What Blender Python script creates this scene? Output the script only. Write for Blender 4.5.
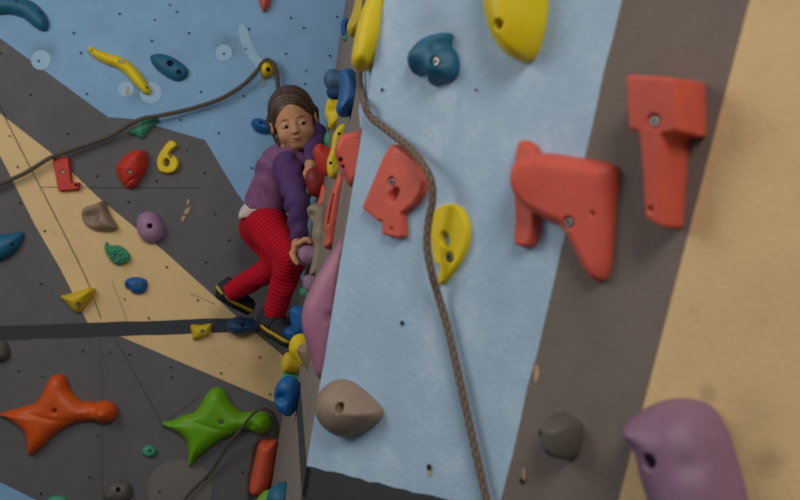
import bpy, bmesh, math, random
import numpy as np
from mathutils import Vector, Matrix
random.seed(4); np.random.seed(4)
for o in list(bpy.data.objects): bpy.data.objects.remove(o)
SC = bpy.context.scene
COL = SC.collection

# ------------------------------------------------------------------ camera, world, lights, exposure
FP = 1000.0                                   # focal length in pixels of the 800-wide frame
cam_d = bpy.data.cameras.new('camera'); cam = bpy.data.objects.new('camera', cam_d); COL.objects.link(cam)
cam_d.sensor_width = 36.0; cam_d.lens = 36.0 * FP / 800.0; cam_d.clip_start = 0.05
cam.location = (0, 0, 0); cam.rotation_euler = (math.pi / 2, 0, 0)
cam_d.dof.use_dof = True; cam_d.dof.focus_distance = 2.35; cam_d.dof.aperture_fstop = 3.6
SC.camera = cam
W = bpy.data.worlds.new('gym_ambience'); SC.world = W; W.use_nodes = True
W.node_tree.nodes['Background'].inputs[0].default_value = (0.74, 0.80, 0.90, 1)
W.node_tree.nodes['Background'].inputs[1].default_value = 0.34
def area(name, loc, target, size, power, col):
    l = bpy.data.lights.new(name, 'AREA'); l.shape = 'RECTANGLE'; l.size, l.size_y = size; l.energy = power; l.color = col
    o = bpy.data.objects.new(name, l); COL.objects.link(o); o.location = loc
    o.rotation_euler = (Vector(target) - Vector(loc)).to_track_quat('-Z', 'Y').to_euler()
    return o
area('side_light_panel', (-2.3, 1.3, 1.2), (-0.2, 2.3, 0.0), (1.3, 1.3), 36, (1.0, 0.95, 0.86))
area('near_wall_fill_light', (0.7, -1.6, 2.2), (0.5, 1.4, 0.0), (1.2, 1.2), 92, (1.0, 0.94, 0.84))  # added fill behind the camera, brightens the near wall
SC.view_settings.view_transform = 'Standard'; SC.view_settings.look = 'None'
SC.view_settings.exposure = -0.45; SC.view_settings.gamma = 1.0; SC.view_settings.use_curve_mapping = False

# ------------------------------------------------------------------ frames: pixel of the photograph -> point on a wall
def ray(u, v): return np.array([(u - 400) / FP, 1.0, (250 - v) / FP])
def P(u, v, d): return ray(u, v) * d
class Plane:
    def __init__(s, o, ex, ey):
        s.o = np.array(o, float); s.ex = np.array(ex, float); s.ex /= np.linalg.norm(s.ex)
        s.n = np.cross(s.ex, np.array(ey, float)); s.n /= np.linalg.norm(s.n); s.ey = np.cross(s.n, s.ex)
    def hit(s, u, v, h=0.0):
        r = ray(u, v); return r * (np.dot(s.o + h * s.n, s.n) / np.dot(r, s.n))
    def loc(s, p): return np.array([np.dot(p - s.o, s.ex), np.dot(p - s.o, s.ey)])
    def uv(s, u, v, h=0.0): return s.loc(s.hit(u, v, h))
    def w(s, x, y, h=0.0): return s.o + x * s.ex + y * s.ey + h * s.n
BACK = Plane((0, 3.4, 0), (1, 0, 0), (0, 0, 1))
RIGHT = Plane((-0.0192, 1.6, 0), (0.700, -0.714, 0), (0, 0, 1))
Ea, Eb = RIGHT.hit(384, 0), RIGHT.hit(306, 470)
Ba, Bb = BACK.hit(347, 60), BACK.hit(269, 500)
_n = np.cross(Eb - Ea, Bb - Ea); SIDE = Plane(Ea, Bb - Eb, Ea - Eb)
if np.dot(SIDE.n, -Ea) < 0: SIDE = Plane(Ea, Eb - Bb, Ea - Eb)
def at_z(a, b, z): return a + (b - a) * ((z - a[2]) / (b[2] - a[2]))
Z0, Z1 = -1.1, 1.7
def side_cut(u, v, x):          # point of the back-wall / side-panel corner line
    return None

# ------------------------------------------------------------------ materials
def new_mat(name):
    m = bpy.data.materials.new(name); m.use_nodes = True
    nt = m.node_tree; return m, nt, nt.nodes['Principled BSDF']
def mat(name, col, rough=0.6, var=0.12, nscale=30.0, bump=0.15, bscale=400.0, metallic=0.0, spec=0.4, sss=0.0, blotch=None):
    m, nt, b = new_mat(name); L = nt.links
    tc = nt.nodes.new('ShaderNodeTexCoord')
    n = nt.nodes.new('ShaderNodeTexNoise'); n.inputs['Scale'].default_value = nscale; n.inputs['Detail'].default_value = 6; n.inputs['Roughness'].default_value = .65
    L.new(tc.outputs['Object'], n.inputs['Vector'])
    r = nt.nodes.new('ShaderNodeValToRGB'); L.new(n.outputs['Fac'], r.inputs['Fac'])
    c = np.array(col)
    r.color_ramp.elements[0].position = .3; r.color_ramp.elements[1].position = .72
    r.color_ramp.elements[0].color = tuple(c * (1 - var)) + (1,); r.color_ramp.elements[1].color = tuple(np.minimum(c * (1 + var), 1)) + (1,)
    out = r.outputs['Color']
    if blotch:                                        # (colour, scale, threshold, amount): chalk scuffs and grime with a shape of their own
        n2 = nt.nodes.new('ShaderNodeTexNoise'); n2.inputs['Scale'].default_value = blotch[1]; n2.inputs['Detail'].default_value = 8; n2.inputs['Roughness'].default_value = .7
        L.new(tc.outputs['Object'], n2.inputs['Vector'])
        r2 = nt.nodes.new('ShaderNodeValToRGB'); r2.color_ramp.elements[0].position = blotch[2]; r2.color_ramp.elements[1].position = blotch[2] + .12
        r2.color_ramp.elements[0].color = (0, 0, 0, 1); r2.color_ramp.elements[1].color = (blotch[3],) * 3 + (1,)
        L.new(n2.outputs['Fac'], r2.inputs['Fac'])
        mx = nt.nodes.new('ShaderNodeMix'); mx.data_type = 'RGBA'
        L.new(r2.outputs['Color'], mx.inputs[0]); L.new(out, mx.inputs[6]); mx.inputs[7].default_value = tuple(blotch[0]) + (1,)
        out = mx.outputs[2]
    L.new(out, b.inputs['Base Color'])
    b.inputs['Roughness'].default_value = rough; b.inputs['Metallic'].default_value = metallic; b.inputs['Specular IOR Level'].default_value = spec
    if sss: b.inputs['Subsurface Weight'].default_value = sss; b.inputs['Subsurface Radius'].default_value = (.012, .005, .003)
    if bump:
        nb = nt.nodes.new('ShaderNodeTexNoise'); nb.inputs['Scale'].default_value = bscale; nb.inputs['Detail'].default_value = 3
        L.new(tc.outputs['Object'], nb.inputs['Vector'])
        bp = nt.nodes.new('ShaderNodeBump'); bp.inputs['Strength'].default_value = bump; bp.inputs['Distance'].default_value = .002
        L.new(nb.outputs['Fac'], bp.inputs['Height']); L.new(bp.outputs['Normal'], b.inputs['Normal'])
    return m
def S(h):                                            # sRGB hex -> linear
    c = [int(h[i:i + 2], 16) / 255 for i in (0, 2, 4)]
    return tuple(x / 12.92 if x <= .04045 else ((x + .055) / 1.055) ** 2.4 for x in c)
def paint(name, h, blotch=None, var=.10): return mat(name, S(h), .75, var, 9.0, .55, 140, spec=.25, blotch=blotch)
M_BLUE = paint('blue_wall_paint', 'a5c0d8', (S('bfd2e0'), 9, .52, .45))
def grime(m, spots, col):
    nt = m.node_tree; L = nt.links; b = nt.nodes['Principled BSDF']; src = b.inputs['Base Color'].links[0].from_socket
    tc = nt.nodes.new('ShaderNodeTexCoord'); nz = nt.nodes.new('ShaderNodeTexNoise'); nz.inputs['Scale'].default_value = 35; L.new(tc.outputs['Object'], nz.inputs['Vector'])
    for (p, rad, amt) in spots:
        d = nt.nodes.new('ShaderNodeVectorMath'); d.operation = 'DISTANCE'; L.new(tc.outputs['Object'], d.inputs[0]); d.inputs[1].default_value = tuple(map(float, p))
        k = nt.nodes.new('ShaderNodeMapRange'); k.interpolation_type = 'SMOOTHSTEP'; L.new(d.outputs['Value'], k.inputs[0])
        k.inputs[1].default_value = 0; k.inputs[2].default_value = rad; k.inputs[3].default_value = amt; k.inputs[4].default_value = 0
        q = nt.nodes.new('ShaderNodeMath'); q.operation = 'MULTIPLY'; L.new(k.outputs[0], q.inputs[0]); L.new(nz.outputs['Fac'], q.inputs[1])
        x = nt.nodes.new('ShaderNodeMix'); x.data_type = 'RGBA'; L.new(q.outputs[0], x.inputs[0]); L.new(src, x.inputs[6]); x.inputs[7].default_value = tuple(S(col)) + (1,); src = x.outputs[2]
    L.new(src, b.inputs['Base Color'])
M_BLUEOLD = paint('clean_blue_paint', 'bdd2e4')
M_BLUEF = paint('far_blue_wall_paint', '82aad0', (S('a3c0d8'), 11, .60, .4))
grime(M_BLUEF, [(BACK.hit(44, 53), .07, 1.0), (BACK.hit(226, 46), .07, 1.0), (BACK.hit(138, 92), .08, .8), (BACK.hit(178, 60), .06, .5)], '5f6e78')
grime(M_BLUE, [(RIGHT.hit(450, 40), .05, .8), (RIGHT.hit(433, 20), .06, .5), (RIGHT.hit(352, 425), .07, .5)], '7c8288')
M_GREY = paint('grey_wall_paint', '615f63', (S('7a7571'), 16, .62, .5))
M_GREY_LIT = paint('near_grey_paint_lit', '786d66', (S('857a72'), 16, .62, .5))  # lit copy of the wall grey: the near wall's warmer light put into the colour
M_GREYP = paint('scuffed_grey_paint', '857a72', (S('ab9f94'), 20, .60, .55))
M_TAN = paint('tan_wall_paint', 'dcbd8a', (S('c39a63'), 16, .60, .6), .07)
grime(M_TAN, [(RIGHT.hit(678, 8), .03, .7), (RIGHT.hit(768, 460), .035, .8), (RIGHT.hit(708, 395), .02, .8), (RIGHT.hit(745, 420), .06, .4)], '7d6a48')
M_STRIPE = paint('black_stripe_paint', '3a3e42', (S('494d50'), 20, .6, .5))
M_GHOST = paint('pale_ghost_mark', '9dbdd9')
M_GHOSTG = paint('grey_ghost_mark', '716d6a')
M_GRIME = paint('grime_mark', '7d95a8')
M_SEAM = mat('panel_seam', S('4a443d'), .9, .2, 40, 0)
M_SMUDGE = paint('tan_grime_mark', 'a88d60')
M_CHIP = mat('bare_wood_chip', S('b59a78'), .9, .2, 80, 0)
M_HOLE = mat('bolt_hole_dark', (.006, .006, .007), .9, 0, 10, 0)
M_FLOOR = paint('floor_mat_vinyl', '4a4c52')
M_STEEL = mat('bolt_steel', S('8d8a86'), .35, .1, 60, 0, metallic=1.0)
def plast(name, h, **k):
    a = dict(rough=.5, var=.10, nscale=22, bump=.22, bscale=500, spec=.4); a.update(k); return mat(name, S(h), **a)
H_RED = plast('red_resin', 'c23422'); H_CORAL = plast('coral_resin', 'cf5846', blotch=(S('d9786c'), 40, .62, .35))
H_YEL = plast('yellow_resin', 'e0c400', blotch=(S('b98f00'), 40, .63, .4)); H_YELD = plast('mustard_resin', 'cbae1c')
H_TEAL = plast('teal_blue_resin', '18607f'); H_BLUE = plast('blue_resin', '125c9c'); H_NAVY = plast('navy_resin', '1a3f66')
H_GREEN = plast('green_resin', '3d9a76'); H_LIME = plast('lime_resin', '66a20c', rough=.42); H_ORANGE = plast('orange_resin', 'cc5212', rough=.42)
H_LILAC = plast('lilac_resin', 'a07a9c'); H_PINK = plast('mauve_resin', 'a36a86'); H_PURP = plast('purple_resin', '876680')
H_BROWN = plast('grey_brown_resin', '8d7866'); H_DARK = plast('charcoal_resin', '5d564f'); H_BEIGE = plast('beige_resin', '94846f')
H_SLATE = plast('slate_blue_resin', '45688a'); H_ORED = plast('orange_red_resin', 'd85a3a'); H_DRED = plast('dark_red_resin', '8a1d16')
H_PALE = plast('pale_ring_mark', 'e08a6a')

# ------------------------------------------------------------------ mesh helpers
def link(name, me, m=None, parent=None, matrix=None):
    o = bpy.data.objects.new(name, me); COL.objects.link(o)
    if m is not None and me is not None: me.materials.append(m)
    if parent is not None: o.parent = parent
    if matrix is not None: o.matrix_local = matrix
    return o
def pydata(name, V, F, smooth=True):
    me = bpy.data.meshes.new(name); me.from_pydata([tuple(map(float, v)) for v in V], [], [tuple(map(int, f)) for f in F])
    if smooth: me.polygons.foreach_set('use_smooth', [True] * len(me.polygons))
    me.update(); return me
def tag(o, label, cat, group=None):
    o['label'] = label; o['category'] = cat
    if group: o['group'] = group
    return o
def frame_matrix(o, ex, ey, n):
    m = Matrix.Identity(4)
    for i in range(3):
        m[i][0], m[i][1], m[i][2], m[i][3] = float(ex[i]), float(ey[i]), float(n[i]), float(o[i])
    return m

def surface_nets(F, org, h):
    s = F < 0
    nx, ny, nz = F.shape
    cnt = np.zeros((nx - 1, ny - 1, nz - 1), np.int8)
    offs = [(i, j, k) for i in (0, 1) for j in (0, 1) for k in (0, 1)]
    for i, j, k in offs: cnt += s[i:nx - 1 + i, j:ny - 1 + j, k:nz - 1 + k]
    act = (cnt > 0) & (cnt < 8)
    I, J, K = np.nonzero(act)
    c = {o: F[I + o[0], J + o[1], K + o[2]].astype(float) for o in offs}
    acc = np.zeros((len(I), 3)); num = np.zeros(len(I))
    for a in offs:
        for ax in range(3):
            if a[ax]: continue
            b = list(a); b[ax] = 1; b = tuple(b)
            m = (c[a] < 0) != (c[b] < 0)
            den = np.where(m, c[a] - c[b], 1.0); t = np.where(m, c[a] / den, 0)
            q = np.tile(np.array(a, float), (len(I), 1)); q[:, ax] += t
            acc[m] += q[m]; num[m] += 1
    V = np.stack([I, J, K], 1) + acc / num[:, None]
    idx = -np.ones(act.shape, np.int64); idx[I, J, K] = np.arange(len(I))
    Q = []
    for ax in range(3):
        u, w = [(1, 2), (2, 0), (0, 1)][ax]
        sl0 = [slice(None)] * 3; sl1 = [slice(None)] * 3
        sl0[ax] = slice(0, -1); sl1[ax] = slice(1, None)
        s0, s1 = s[tuple(sl0)], s[tuple(sl1)]
        E = np.argwhere(s0 != s1)
        E = E[(E[:, u] > 0) & (E[:, w] > 0) & (E[:, u] < F.shape[u] - 1) & (E[:, w] < F.shape[w] - 1)]
        fl = s0[tuple(E.T)]
        def g(du, dw):
            e = E.copy(); e[:, u] -= du; e[:, w] -= dw; return idx[tuple(e.T)]
        q = np.stack([g(1, 1), g(0, 1), g(0, 0), g(1, 0)], 1)
        q[~fl] = q[~fl][:, ::-1]; Q.append(q)
    return V * h + np.array(org), np.concatenate(Q)

def smin(a, b, k):
    if k <= 0: return np.minimum(a, b)
    h = np.clip(.5 + .5 * (b - a) / k, 0, 1); return b + (a - b) * h - k * h * (1 - h)
def smax(a, b, k): return -smin(-a, -b, k)
def capsule(p, a, b, ra, rb=None):
    a = np.asarray(a, float); b = np.asarray(b, float); rb = ra if rb is None else rb
    ba = b - a; h = np.clip(((p - a) @ ba) / max(ba @ ba, 1e-12), 0, 1)
    return np.linalg.norm(p - a - h[:, None] * ba, axis=1) - (ra + (rb - ra) * h)
def ell(p, c, r, R=None):
    q = p - np.asarray(c, float)
    if R is not None: q = q @ R
    r = np.asarray(r, float); k0 = np.linalg.norm(q / r, axis=1); k1 = np.linalg.norm(q / r ** 2, axis=1)
    return np.where(k1 > 1e-9, k0 * (k0 - 1) / np.maximum(k1, 1e-9), -r.min())
def sdf_mesh(name, fn, lo, hi, vox, B=8):
    lo = np.array(lo, float); hi = np.array(hi, float)
    nb = np.ceil((hi - lo) / (vox * B)).astype(int) + 1
    bc = np.stack(np.meshgrid(*[np.arange(n) for n in nb], indexing='ij'), -1).reshape(-1, 3)
    cen = lo + (bc * B + (B - 1) / 2) * vox
    cf = fn(cen); full = np.repeat(np.repeat(np.repeat(cf.reshape(nb), B, 0), B, 1), B, 2).astype(np.float32)
    sel = bc[np.abs(cf) < vox * B * 1.25]
    sub = np.stack(np.meshgrid(*[np.arange(B)] * 3, indexing='ij'), -1).reshape(-1, 3)
    for ch in np.array_split(sel, max(1, len(sel) // 400)):
        if not len(ch): continue
        g = (ch[:, None, :] * B + sub[None]).reshape(-1, 3)
        full[g[:, 0], g[:, 1], g[:, 2]] = fn(lo + g * vox)
    V, F = surface_nets(full, lo, vox)
    return V, F

def spline(pts, n=8, closed=True):
    p = np.array(pts, float); N = len(p); out = []
    rng = range(N if closed else N - 1)
    for i in rng:
        if closed: a, b, c, d = p[(i - 1) % N], p[i], p[(i + 1) % N], p[(i + 2) % N]
        else: a, b, c, d = p[max(i - 1, 0)], p[i], p[i + 1], p[min(i + 2, N - 1)]
        for t in np.arange(n) / n:
            out.append(.5 * (2 * b + (c - a) * t + (2 * a - 5 * b + 4 * c - d) * t ** 2 + (3 * b - a - 3 * c + d) * t ** 3))
    if not closed: out.append(p[-1])
    return np.array(out)
def poly_sdf(poly, X, Y):
    d = np.full(X.shape, 1e9); ins = np.zeros(X.shape, bool)
    N = len(poly)
    for i in range(N):
        ax, ay = poly[i]; bx, by = poly[(i + 1) % N]
        ex, ey = bx - ax, by - ay; L = ex * ex + ey * ey
        if L < 1e-14: continue
        t = np.clip(((X - ax) * ex + (Y - ay) * ey) / L, 0, 1)
        d = np.minimum(d, (X - ax - t * ex) ** 2 + (Y - ay - t * ey) ** 2)
        c = (ay > Y) != (by > Y)
        if ey != 0: ins ^= c & (X < ax + (Y - ay) / ey * ex)
    d = np.sqrt(d); return np.where(ins, -d, d)
def blur(a, k):
    for _ in range(k):
        p = np.pad(a, 1, mode='edge'); a = (p[1:-1, 1:-1] * 2 + p[:-2, 1:-1] + p[2:, 1:-1] + p[1:-1, :-2] + p[1:-1, 2:]) / 6
    return a

# bolt shared mesh: washer ring with a hexagonal socket
def bolt_mesh():
    V = []; F = []; n = 18
    for r, z in ((1, 0), (1, .5), (.86, .62), (.5, .62), (.5, .1)):
        for i in range(n):
            a = 2 * math.pi * i / n; k = 1.0 if r > .6 else 1 / max(math.cos(((a + math.pi / 6) % (math.pi / 3)) - math.pi / 6), .8) * .92
            V.append((r * k * math.cos(a), r * k * math.sin(a), z))
    for j in range(4):
        for i in range(n): F.append((j * n + i, j * n + (i + 1) % n, (j + 1) * n + (i + 1) % n, (j + 1) * n + i))
    F.append(tuple(4 * n + i for i in range(n))); F.append(tuple(reversed(range(n))))
    me = pydata('bolt', V, F, False); me.materials.append(M_STEEL); return me
BOLT = bolt_mesh()

GRP = {'back': 'climbing holds on the far wall', 'right': 'climbing holds on the near wall', 'side': 'climbing holds on the narrow corner panel'}
CAM = 'profile'
def hold(label, px, m, wall='back', H=.03, w=None, bolts=(), holes=(), tilt=(0, 0), bumps=(), cuts=(), noise=0, smooth=True, soft=2,
         d=None, hoff=(.3, 0), name='climbing_hold', cat='climbing hold', vox=None, inner=(), keep=None, group=True):
    """A moulded hold: its outline (photograph pixels) swept up from the wall into a rounded relief, bolt holes cut through.
    d: depth for the holds of the corner panel, seen in profile (symmetric about their mid-plane, cut flush with the panel)."""
    if d is None:
        pl = BACK if wall == 'back' else RIGHT
        hl, hr = hoff if isinstance(hoff, tuple) else (hoff, hoff); u0 = min(p[0] for p in px); u1 = max(p[0] for p in px)
        if wall == 'back' and isinstance(hoff, tuple): hl = hr = .15
        f = lambda u, v: pl.uv(u, v, H * (hl + (hr - hl) * min(max((u - u0) / (u1 - u0), 0), 1)))
    else:
        u0, v0 = np.mean(np.array(px, float)[:, :2], 0)
        pl = Plane((0, d, 0), (1, 0, 0), (0, 0, 1)); f = lambda u, v: pl.uv(u, v)
    q = np.array([f(*p[:2]) for p in px]); c = q.mean(0)
    poly = (spline(q, 6) if smooth else q) - c
    lo, hi = poly.min(0), poly.max(0); size = (hi - lo).max()
    vx = vox or max(size / 80, .0011)
    pad = 3 * vx; lo = lo - pad; hi = hi + pad
    xs = np.arange(lo[0], hi[0] + vx, vx); ys = np.arange(lo[1], hi[1] + vx, vx)
    X, Y = np.meshgrid(xs, ys, indexing='ij')
    e = -poly_sdf(poly, X, Y)
    for ip in inner:                                  # counters of letters
        ipq = spline(np.array([f(*p) for p in ip]), 6) - c; e = np.minimum(e, poly_sdf(ipq, X, Y))
    e0 = e
    ww = w or e.max()
    e = blur(e, soft) if w is None else e
    Hh = H * (1 + tilt[0] * X / (size / 2) + tilt[1] * Y / (size / 2))
    for (u, v, r, a) in bumps:
        b = f(u, v) - c; rr = r * (np.linalg.norm(f(u + 1, v) - f(u, v)) + np.linalg.norm(f(u, v + 1) - f(u, v))) / 2
        Hh = Hh + a * np.exp(-((X - b[0]) ** 2 + (Y - b[1]) ** 2) / (2 * rr * rr))
    for (u1, v1, u2, v2, r, dep) in cuts:             # grooves
        a, b = f(u1, v1) - c, f(u2, v2) - c; pr = max(r * np.linalg.norm(pl.hit(u1, v1)) / FP, vx * 1.3)
        ab = b - a; t = np.clip(((X - a[0]) * ab[0] + (Y - a[1]) * ab[1]) / max(ab @ ab, 1e-12), 0, 1)
        Hh = Hh - dep * np.exp(-((X - a[0] - t * ab[0]) ** 2 + (Y - a[1] - t * ab[1]) ** 2) / pr ** 2)
    if noise:
        nn = np.random.rand(*X.shape); nn = blur(nn, 6); nn = (nn - nn.mean()) / nn.std(); Hh = Hh * (1 + noise * nn)
    Hh = np.maximum(Hh, .003)
    zt = Hh.max() + 3 * vx
    zs = np.arange(-3 * vx if d is None else -zt, zt, vx)
    Z = zs[None, None, :]
    qn = np.maximum(1 - e / ww, 0)[:, :, None]
    zz = (np.maximum(Z, 0) if d is None else np.abs(Z)) / Hh[:, :, None]
    F = (np.sqrt(zz ** 2 + qn ** 2) - 1) * min(H, ww)
    F = np.maximum(F, -(e0 if w else e)[:, :, None])
    if d is None: F = np.maximum(F, -Z - .0005)
    else:
        org = pl.w(c[0], c[1])
        Wd = org + X[..., None, None] * np.array([1, 0, 0.]) + Y[..., None, None] * np.array([0, 0, 1.]) + Z[..., None] * np.array([0, -1., 0])
        F = np.maximum(F, -((Wd - SIDE.o) @ SIDE.n) - .001)
        F = np.maximum(F, Wd[..., 1] - BACK.o[1])
        if keep is not None: F = np.maximum(F, keep(Wd))
    def top(b):
        i = int(np.clip(round((b[0] - lo[0]) / vx), 0, len(xs) - 1)); j = int(np.clip(round((b[1] - lo[1]) / vx), 0, len(ys) - 1))
        return float(Hh[i, j] * math.sqrt(max(0, 1 - max(1 - e[i, j] / ww, 0) ** 2)))
    def place(u, v):                                  # local foot of a mark seen at pixel u, v on the hold's own surface
        b = f(u, v) - c
        if d is None:
            for _ in range(4):
                b = pl.uv(u, v, top(b)) - c
        return b
    marks = []
    for (u, v, r, *dep) in list(bolts) + list(holes):
        b = place(u, v); z = top(b); pr = r * np.linalg.norm(pl.hit(u, v) * 1.0) / FP
        dp = dep[0] if dep else (max(pr * 1.2, .006) if len(marks) >= len(bolts) else .0045)
        zb = max(z - dp, .001); R2 = (X - b[0]) ** 2 + (Y - b[1]) ** 2
        F = np.maximum(F, -np.maximum((np.sqrt(R2) - pr)[:, :, None], zb - Z)); marks.append((b, zb, pr))
    F = np.pad(F, 2, mode='constant', constant_values=.05)
    V, Q = surface_nets(F, (lo[0] - 2 * vx, lo[1] - 2 * vx, zs[0] - 2 * vx), vx)
    me = pydata(name, V, Q)
    o = link(name, me, m, matrix=frame_matrix(pl.w(c[0], c[1]), pl.ex, pl.ey, pl.n))
    tag(o, label, cat, GRP['side' if d is not None else wall] if group else None)
    nb = len(bolts)
    for i, (b, zb, pr) in enumerate(marks):
        if i < nb:
            k = link('bolt', BOLT, None, o, Matrix.Translation((b[0], b[1], zb - .0005)) @ Matrix.Diagonal((pr * .8, pr * .8, pr * .7, 1)))
        else:
            n = 14; k = link('bolt_hole', pydata('bolt_hole', [(pr * .97 * math.cos(2 * math.pi * t / n), pr * .97 * math.sin(2 * math.pi * t / n), 0) for t in range(n)], [tuple(range(n))]), M_HOLE, o, Matrix.Translation((b[0], b[1], zb + .0006)))
    return o

# ------------------------------------------------------------------ the setting
def panel(name, pl, base_world, base_mat, layers, mats, holes, thick=.05, hole_r=.0036, seams=()):
    """A wall: a plywood slab, with the painted fields, seams and t-nut holes in the same mesh."""
    V = []; F = []; MI = []
    allm = [base_mat] + mats + [M_HOLE, M_SEAM]
    def add(pts, mi):
        i = len(V); V.extend(pts); F.append(tuple(range(i, i + len(pts)))); MI.append(mi)
    b = [np.array(p) for p in base_world]; n = len(b)
    if np.dot(np.cross(b[1] - b[0], b[2] - b[0]), pl.n) < 0: b = b[::-1]
    add(b, 0); bb = [p - pl.n * thick for p in b]; add(bb[::-1], 0)
    for i in range(n): add([b[(i + 1) % n], b[i], bb[i], bb[(i + 1) % n]], 0)
    lev = 0
    for (mi, pts) in layers:
        lev += 1; q = [pl.hit(u, v) for u, v in pts]
        q = [p + pl.n * (.00025 * lev) for p in q]
        if np.dot(sum((np.cross(q[i] - q[0], q[i + 1] - q[0]) for i in range(1, len(q) - 1)), np.zeros(3)), pl.n) < 0: q = q[::-1]
        add(q, 1 + mi)
    h0 = .00025 * (lev + 2)
    for s in seams:
        pts = spline(s[:-1], 6, False) if len(s) > 3 else np.array(s[:-1], float)
        q = np.array([pl.hit(u, v) + pl.n * h0 for u, v in pts]); wd = s[-1]
        for a, c in zip(q[:-1], q[1:]):
            t = (c - a) / np.linalg.norm(c - a); sd = np.cross(pl.n, t) * wd / 2
            add([a - sd, c - sd, c + sd, a + sd], len(allm) - 1)
    for hl in holes:
        u, v = hl[:2]; r = hl[2] if len(hl) > 2 else hole_r
        c = pl.loc(pl.hit(u, v)); add([pl.w(c[0] + r * math.cos(a), c[1] + r * math.sin(a), h0 + .0004) for a in np.arange(12) * math.pi / 6], len(allm) - 2)
    me = pydata(name, V, F, False)
    for m in allm: me.materials.append(m)
    me.polygons.foreach_set('material_index', MI)
    o = link(name, me); o['kind'] = 'structure'; return o
def disc(u, v, r, sx=1.0): return [(u + r * sx * math.cos(a), v + r * math.sin(a)) for a in np.arange(20) * math.pi / 10]
def jag(a, b, n, amp):                                # a slightly uneven paint line between two pixels
    a = np.array(a, float); b = np.array(b, float); t = (b - a); nrm = np.array([-t[1], t[0]]) / np.linalg.norm(t)
    return [tuple(a + t * i / n + nrm * random.uniform(-amp, amp) * (0 < i < n)) for i in range(n + 1)]

bz = lambda z: at_z(Ba, Bb, z)
def corner(v): return BACK.loc(BACK.hit(347 + (v - 60) * (273 - 347) / 440, v))
cu = lambda v: 347 + (v - 60) * (269 - 347) / 440 + 3
panel('wall_back', BACK, [(-2.3, 3.4, Z0), (bz(Z0)[0] + .04, 3.4, Z0), (bz(Z1)[0] + .04, 3.4, Z1), (-2.3, 3.4, Z1)], M_GREY,
      [(0, [(-395, -262), (cu(-262), -262), (cu(290), 290), (235, 190), (205, 140), (133, 119), (108, 117), (0, 38)]),
       (1, [(-38, 84), (55, 156), (100, 199), (165, 252), (215, 297), (252, 330), (cu(366), 366), (cu(408), 408), (122, 337), (88, 323), (60, 268), (35, 225), (3, 161)]),
       (0, [(-200, 440), (0, 482), (42, 503), (42, 575), (-200, 575)]),
       (2, jag((-500, 344.5), (cu(315), 315), 40, .5) + jag((cu(329.5), 329.5), (-500, 358.5), 40, .5)),
       (3, disc(41, 60, 10)), (3, disc(126, 89, 8)), (3, disc(151, 93, 11)), (3, disc(224, 53, 8.5)), (4, disc(180, 489, 30, 1.1)),
       (3, spline([(240, 24), (246, 27), (251, 40), (258, 54), (268, 66), (262, 72), (252, 62), (243, 48), (239, 34)], 4)),
       (6, [(127, 87), (129, 86), (129, 95), (126, 96)]),
       (6, [(187, 200), (190, 199), (189, 204), (187, 206)]), (6, [(187, 208), (191, 207), (189, 213), (185, 215), (184, 211)]), (6, [(183, 215), (186, 217), (183, 222), (181, 219)]), (6, [(262, 78), (265, 77), (264, 86), (261, 87)])],
      [M_BLUEF, M_TAN, M_STRIPE, M_GHOST, M_GHOSTG, M_GRIME, M_CHIP],
      [(120, 14), (74, 33), (81, 53), (155, 20, .003), (152, 41), (189, 33), (170, 5, .003), (177, 12, .003), (1, 53, .003), (31, 95), (87, 94), (181, 120), (39, 61), (10, 136, .003), (68, 134), (105, 138), (18, 167), (20, 203),
       (97, 176), (129, 202), (157, 181), (45, 231), (42, 284), (125, 299, .003), (149, 318), (167, 267), (198, 300), (187, 150, .003), (83, 350), (19, 371), (43, 376, .003), (130, 354), (171, 367),
       (172, 377), (221, 373), (260, 357), (270, 394), (41, 493), (90, 477), (160, 491), (207, 478), (243, 472), (110, 352, .003), (249, 29), (291, 18), (304, 28), (337, 17), (286, 54), (330, 56), (305, 84), (244, 96), (201, 92), (219, 133), (252, 168), (205, 173), (229, 240),
       (206, 262), (260, 250), (224, 54), (246, 49, .003), (98, 436, .003), (215, 214, .003), (306, 71, .003)],
      seams=[((-20, 60), (7, 121), (60, 225), (87, 280), (101, 318), .0022), ((101, 338), (103, 575), .0013), ((42, 187), (200, 188), .0014), ((115, 338), (140, 383), (165, 430), .0014), ((165, 422), (200, 396), .0013), ((0, -60), (0, -61), .001), ((112, 280), (128, 322), .0009), ((190, 293), (215, 304), .0012)])
eA, eB = at_z(Ea, Eb, Z0), at_z(Ea, Eb, Z1)
far = lambda z: RIGHT.w(1.75, z)
panel('wall_right', RIGHT, [eA, far(Z0), far(Z1), eB], M_GREY_LIT,
      [(0, [(429.8, -275), (690, -275)] + jag((690, -275), (622, 0), 8, .4) + jag((622, 0), (503, 492), 14, 1.0) + [(495, 520), (252.7, 790)]),
       (1, [(823, -275), (750, 0), (619, 500), (560, 730), (1500, 1400), (1100, -500)]),
       (2, jag((306.6, 466), (450, 500), 16, 1.2) + [(620, 540), (600, 640), (277, 640)]),
       (3, [(535, 366), (539, 364), (540, 374), (537, 383), (534, 381)]), (3, [(523, 470), (526, 466), (526, 478), (524, 486)]), (3, [(428, 470), (433, 468), (432, 474), (429, 477)])],
      [M_BLUE, M_TAN, M_STRIPE, M_CHIP, M_SMUDGE],
      [(403, 323, .004), (430, 467, .005), (383, 90, .003), (477, 90, .002), (523, 481, .004)], seams=[])
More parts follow.
